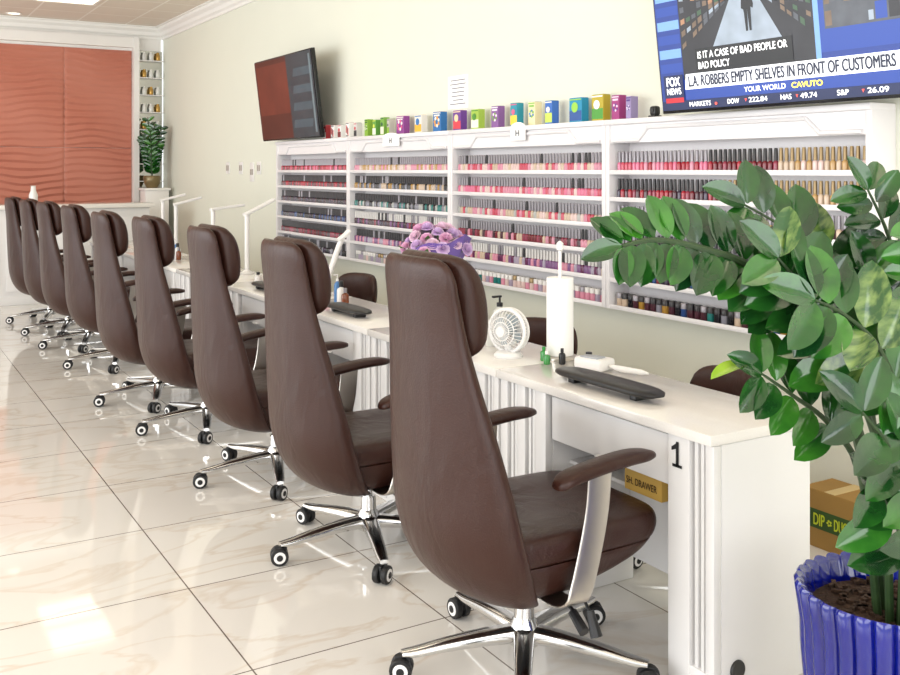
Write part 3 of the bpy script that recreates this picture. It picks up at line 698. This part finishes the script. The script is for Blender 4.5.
# ---------------- big plant
def leaf(bm,base,d,nrm,L,W,mi=0,curl=.25):
    d=d.normalized(); s=d.cross(nrm).normalized(); nn=s.cross(d).normalized(); nu=10; nv=6; g=[]
    for i in range(nu+1):
        t=i/nu; w=W*(max(0,math.sin(math.pi*t**.95))**.60)
        if i==0: w=W*.07
        if i==nu: w=W*.01
        c=base+d*(L*t)-nn*(curl*L*t*t*.6)
        g.append([bm.verts.new(c+s*(w*(j/nv*2-1))+nn*(w*.42*abs(j/nv*2-1)**1.2)) for j in range(nv+1)])
    for i in range(nu):
        for j in range(nv):
            f=bm.faces.new((g[i][j],g[i][j+1],g[i+1][j+1],g[i+1][j])); f.material_index=mi
def leafmat(name,c1,c2,a=.35,th=.62,sc=10,rough=.15,st=(1,1,1)):
    m=bpy.data.materials.new(name); m.use_nodes=True; nt=m.node_tree; b=nt.nodes['Principled BSDF']; L=nt.links.new; N=nt.nodes.new
    tc=N('ShaderNodeTexCoord'); mp=N('ShaderNodeMapping'); mp.inputs['Scale'].default_value=st; n=N('ShaderNodeTexNoise'); n.inputs['Scale'].default_value=sc; n.inputs['Detail'].default_value=4; L(tc.outputs['Object'],mp.inputs['Vector']); L(mp.outputs['Vector'],n.inputs['Vector'])
    rp=N('ShaderNodeValToRGB'); e=rp.color_ramp.elements; e[0].position=a; e[0].color=C(c1); e[1].position=th+.1; e[1].color=C(c2)
    L(n.outputs['Fac'],rp.inputs['Fac']); L(rp.outputs['Color'],b.inputs['Base Color']); b.inputs['Roughness'].default_value=rough; b.inputs['Coat Weight'].default_value=.45; b.inputs['Coat Roughness'].default_value=.05
    b.inputs['Specular IOR Level'].default_value=.5
    n2=N('ShaderNodeTexNoise'); n2.inputs['Scale'].default_value=35; L(tc.outputs['Object'],n2.inputs['Vector']); bp=N('ShaderNodeBump'); bp.inputs['Strength'].default_value=.22; bp.inputs['Distance'].default_value=.006; L(n2.outputs['Fac'],bp.inputs['Height']); L(bp.outputs['Normal'],b.inputs['Normal'])
    return m
LM=[leafmat('leaf_dark','#0f3416','#235a1c'),leafmat('leaf_mid','#1a4d1a','#3d7d26'),leafmat('leaf_variegated','#1a4a1a','#7f9850',.42,.62,30,.15,(.3,2.2,1)),leafmat('leaf_lime','#6f9a2c','#a9c644')]
M_stem=mat('plant_stem','#2c4222',.5,var=.35,scale=30)
PB=P(893,170,2.33); PB.z=0
R=empty('potted_plant',PB); tag(R,'large glossy green zz plant in ribbed blue ceramic pot','plant')
bm=bmesh.new(); rr=[]
for z,r,am in ((0,.13,0),(.012,.15,.5),(.06,.165,1),(.2,.19,1),(.35,.203,1),(.42,.205,1),(.47,.212,1),(.50,.217,1),(.51,.212,.8),(.507,.203,.5),(.495,.196,.3),(.45,.185,.1),(.43,.18,0)):
    q=[]; amp=.07*am
    for i in range(300):
        a=2*math.pi*i/300; s=abs(math.sin(a*15)); rr_=r*(1+amp*(s**.6-.6)); q.append(bm.verts.new((rr_*math.cos(a),rr_*math.sin(a),z+(.006*am*s if z>.49 else 0))))
    rr.append(q)
skin(bm,rr,cap=False); finish('pot',bm,mat('blue_glaze','#021078',.08,coat=.6,var=.4,scale=6),R,angle=60)['label']='glossy cobalt blue ribbed ceramic pot'
bm=bmesh.new(); lathe(bm,[(.186,.452),(.12,.458),(.03,.462)],n=40)
for k in range(140):
    a=random.uniform(0,6.28); r=random.uniform(.02,.165); box(bm,(r*math.cos(a),r*math.sin(a),.463),(random.uniform(.01,.03),.01,.008),0,0,M=Matrix.Rotation(random.uniform(0,3),3,'Z'))
finish('soil',bm,M_soil,R,smooth=False)
def branch(keys,start,n,L0,L1,mats,face=None,seed=1,rs=.010,w=.52,jit=.2,end=None):
    rnd=random.Random(seed)
    pts=[P(*k)-PB for k in keys]; 
    pts[0].z=.455; r0=math.hypot(pts[0].x,pts[0].y)
    if r0>.10: pts[0].x*=.10/r0; pts[0].y*=.10/r0
    pts=[Vector(p) for p in cr([tuple(p) for p in pts],6)]
    bm=bmesh.new(); N=len(pts); tube(bm,pts,[rs*(1-.75*i/(N-1)) for i in range(N)],8); st=finish('stem',bm,M_stem,R)
    bm=bmesh.new(); face=face or (-fwd*.8+Vector((0,0,.5)))
    for k in range(n):
        t=start+(1-start)*k/(n-1)*.97; f=t*(N-1); i=min(N-2,int(f)); p=pts[i].lerp(pts[i+1],f-i); tg=(pts[i+1]-pts[i]).normalized()
        L=L0+(L1-L0)*k/(n-1)
        for s in (1,-1):
            nf=(face+Vector((rnd.uniform(-jit,jit),rnd.uniform(-jit,jit),rnd.uniform(-jit,jit)))).normalized()
            sd=tg.cross(nf).normalized()
            nf=(nf+sd*s*.3).normalized()
            d=(tg*rnd.uniform(.35,.6)+sd*s+Vector((0,0,-.08))).normalized(); LL=L*rnd.uniform(.92,1.06)
            leaf(bm,p+d*.006,d,nf,LL,LL*w*.5*rnd.uniform(.94,1.06),rnd.choice(mats),rnd.uniform(.0,.25))
    leaf(bm,pts[-1],(pts[-1]-pts[-3]),face,L1,L1*w*.5,mats[0])
    finish('leaf_spray',bm,LM,st,angle=80)
Zb=568
branch([(880,Zb,2.33),(866,470,2.26),(842,395,2.18),(800,315,2.12),(752,268,2.08),(700,248,2.05),(655,240,2.02),(622,246,2.0)],.46,13,.125,.09,[0,0,1,0],seed=1,rs=.017,w=.56)
branch([(885,Zb,2.36),(876,450,2.36),(858,340,2.32),(828,270,2.28),(790,232,2.24),(745,205,2.2)],.50,7,.15,.11,[0,1,2,0],seed=2,w=.56)
branch([(878,Zb,2.30),(862,480,2.22),(830,425,2.14),(792,395,2.08),(762,374,2.04)],.5,5,.12,.095,[0,1,0],seed=3)
branch([(905,Zb,2.36),(912,420,2.34),(905,300,2.3),(888,235,2.26),(868,190,2.24)],.40,8,.13,.09,[0,0,1],seed=4)
branch([(900,Zb,2.28),(912,500,2.2),(905,420,2.12),(880,350,2.06),(845,315,2.02),(815,300,2.0)],.5,6,.15,.125,[1,2,0,1],seed=5,w=.54)
branch([(900,Zb,2.26),(905,520,2.16),(898,470,2.06),(885,440,2.0),(862,412,1.98)],.35,4,.14,.12,[0,1,0],seed=6)
branch([(915,Zb,2.3),(935,450,2.25),(945,350,2.2),(935,280,2.15),(922,230,2.12)],.25,8,.15,.10,[0,1,0],seed=7)
branch([(890,Zb,2.26),(884,480,2.16),(862,400,2.1),(836,340,2.06),(800,285,2.04),(778,258,2.03)],.52,6,.14,.11,[0,2,1,0],seed=12,w=.54)
branch([(905,Zb,2.2),(902,545,2.14),(892,515,2.08),(878,490,2.04)],.3,3,.14,.12,[0,0,1],seed=14,w=.55)
branch([(925,Zb,2.2),(925,530,2.12),(915,480,2.06),(905,440,2.02)],.3,4,.14,.12,[0,1],seed=15,w=.5)
branch([(905,Zb,2.32),(905,450,2.3),(892,360,2.26),(878,310,2.24),(868,275,2.22)],.4,6,.14,.11,[0,0,1],seed=18,w=.54)
st=R.children[2]
bm=bmesh.new(); leaf(bm,P(748,364,2.03)-PB,P(708,374,2.0)-P(748,364,2.03),-fwd*.3+Vector((0,0,.9))-rgt*.3,.09,.022,3,.25); finish('young_leaf',bm,LM,st,angle=80)['label']='bright lime green young leaf'

# ---------------- far plant on pedestal, display niche
bm=bmesh.new(); box(bm,(0,0,.62),(.30,.30,1.24),bev=.01); box(bm,(0,0,1.25),(.34,.34,.03),bev=.005); box(bm,(0,0,.03),(.34,.34,.06),bev=.005)
pd=finish('plant_pedestal',bm,M_trim,loc=(3.31,13.05,0)); tag(pd,'tall white square pedestal against far wall','pedestal')
R2=empty('potted_plant',(3.27,13.02,1.266)); tag(R2,'dark green leafy plant in bronze pot on white pedestal','plant')
bm=bmesh.new(); lathe(bm,[(.001,0),(.07,0),(.10,.06),(.11,.14),(.10,.16),(.09,.15),(.001,.14)],n=24); finish('pot',bm,mat('bronze_pot','#7a6a48',.3,metal=.4),R2)
bs=bmesh.new(); bl=bmesh.new(); rnd=random.Random(9)
for k in range(11):
    a=k*2.4; tip=Vector((.13*math.cos(a)*rnd.uniform(.3,1),.13*math.sin(a)*rnd.uniform(.3,1),rnd.uniform(.55,.98))); pts=[Vector((0,0,.13)),Vector((tip.x*.25,tip.y*.25,tip.z*.5)),tip]
    pts=[Vector(p) for p in cr([tuple(p) for p in pts],6)]; tube(bs,pts,.006,6)
    for j in range(3,len(pts)-1):
        tg=(pts[j+1]-pts[j]).normalized(); nf=Vector((-.5+rnd.uniform(-.4,.4),-1,.4)); sd=tg.cross(nf).normalized()
        for s in(1,-1): leaf(bl,pts[j],tg*.6+sd*s,nf,.10,.026,rnd.choice((0,0,1)))
finish('stem',bs,M_stem,R2); finish('foliage',bl,LM,R2,angle=80)
R3=empty('glass_display_rack',(3.35,FY-.001,0)); tag(R3,'narrow mirrored rack with glass shelves holding small gold jars','display rack')
bm=bmesh.new(); box(bm,(0,-.01,2.15),(.32,.015,1.9)); finish('mirror_back',bm,mat('mirror','#cfd2cf',.05,metal=1,var=.01),R3,smooth=False)
bm=bmesh.new()
for k in range(8): box(bm,(0,-.07,1.35+.23*k),(.32,.10,.01))
finish('glass_shelf',bm,M_white,R3,smooth=False)
M_goldj=mat('gold_jar','#b9924a',.3,metal=.5)
for k in range(2,8):
    for j in range(3):
        bm=bmesh.new(); lathe(bm,[(.025,0),(.03,.01),(.03,.07),(.02,.09),(.02,.11)],n=12); o=finish('display_jar',bm,[[M_goldj,M_clear,M_clear][(j+k)%3]],loc=(3.26+.09*j,FY-.071,1.356+.23*k)); tag(o,'small decorative jar on glass rack shelf','jar','jars on the glass display rack')
R4=empty('reception_counter',(1.35,12.1,0)); tag(R4,'long white reception counter with stone top before orange panels','counter')
bm=bmesh.new(); box(bm,(0,0,.53),(3.2,.5,1.06),bev=.01)
for k in range(6): box(bm,(-1.33+.53*k,-.256,.55),(.45,.015,.8),bev=.004)
box(bm,(0,0,.05),(3.24,.54,.10),bev=.005); finish('counter_body',bm,M_lam,R4)
bm=bmesh.new(); box(bm,(0,0,1.085),(3.3,.6,.05),bev=.008); finish('counter_top',bm,M_top,R4)
bm=bmesh.new(); lathe(bm,[(.03,0),(.045,.03),(.05,.1),(.03,.15),(.025,.2),(.032,.21)],n=20); o=finish('vase',bm,M_white,loc=(1.7,12.1,1.111)); tag(o,'small white vase on reception counter','vase')

# ---------------- ceiling lights
M_glow=mat('light_diffuser','#fff0d8',.5,emit=2.2,var=.0)
def troffer(x,y,sx=.6,sy=1.25):
    R=empty('ceiling_light',(x,y,CZ)); tag(R,'rectangular recessed fluorescent ceiling light panel','ceiling light','ceiling light panels')
    bm=bmesh.new(); box(bm,(0,sy/4+.02,-.006),(sx,sy/2-.07,.008)); box(bm,(0,-sy/4-.02,-.006),(sx,sy/2-.07,.008)); finish('diffuser',bm,M_glow,R,smooth=False)
    bm=bmesh.new()
    for a in (-1,1): box(bm,(a*(sx/2+.015),0,-.008),(.03,sy+.06,.014)); box(bm,(0,a*(sy/2+.015),-.008),(sx,.03,.014))
    box(bm,(0,0,-.008),(sx,.10,.014))
    finish('light_frame',bm,M_trim,R,smooth=False)
for x in (-1.0,2.0):
    for y in (1.5,4.7,8.0,11.25): troffer(x,y)
def downlight(px,py):
    D=(CZ-H)*F/(170-py); p=P(px,py,D)
    bm=bmesh.new(); lathe(bm,[(.001,-.003),(.07,-.003),(.07,-.001)],n=24); lathe(bm,[(.07,-.001),(.07,-.008),(.09,-.008),(.092,-.001)],n=24,mi=1,cap=False)
    o=finish('downlight',bm,[M_glow,M_trim],loc=(p.x,p.y,CZ-.001)); tag(o,'round recessed ceiling downlight','ceiling light')
downlight(14,13)

# ---------------- light, world, camera
w=bpy.data.worlds.new('World'); S.world=w; w.use_nodes=True; bg=w.node_tree.nodes['Background']; bg.inputs[0].default_value=(.955,.985,1,1); bg.inputs[1].default_value=1.42
def area(loc,rot,sx,sy,e,col=(1,1,1)):
    l=bpy.data.lights.new('window_light','AREA'); l.shape='RECTANGLE'; l.size=sx; l.size_y=sy; l.energy=e; l.color=col
    o=bpy.data.objects.new('window_light',l); COL.objects.link(o); o.location=loc; o.rotation_euler=rot
area((-4.5,5,1.9),(0,math.radians(-90),0),2.6,12,410,(.97,.99,1))
area((0,-2.8,1.9),(math.radians(90),0,0),6,2.6,160)
cam=bpy.data.cameras.new('camera'); co=bpy.data.objects.new('camera',cam); COL.objects.link(co)
cam.sensor_width=36; cam.lens=F/900*36; cam.shift_y=-(337.5-170)/900; cam.clip_start=.05
co.location=(0,0,H); co.rotation_euler=(math.radians(90),0,-YAW); S.camera=co
S.view_settings.view_transform='Standard'
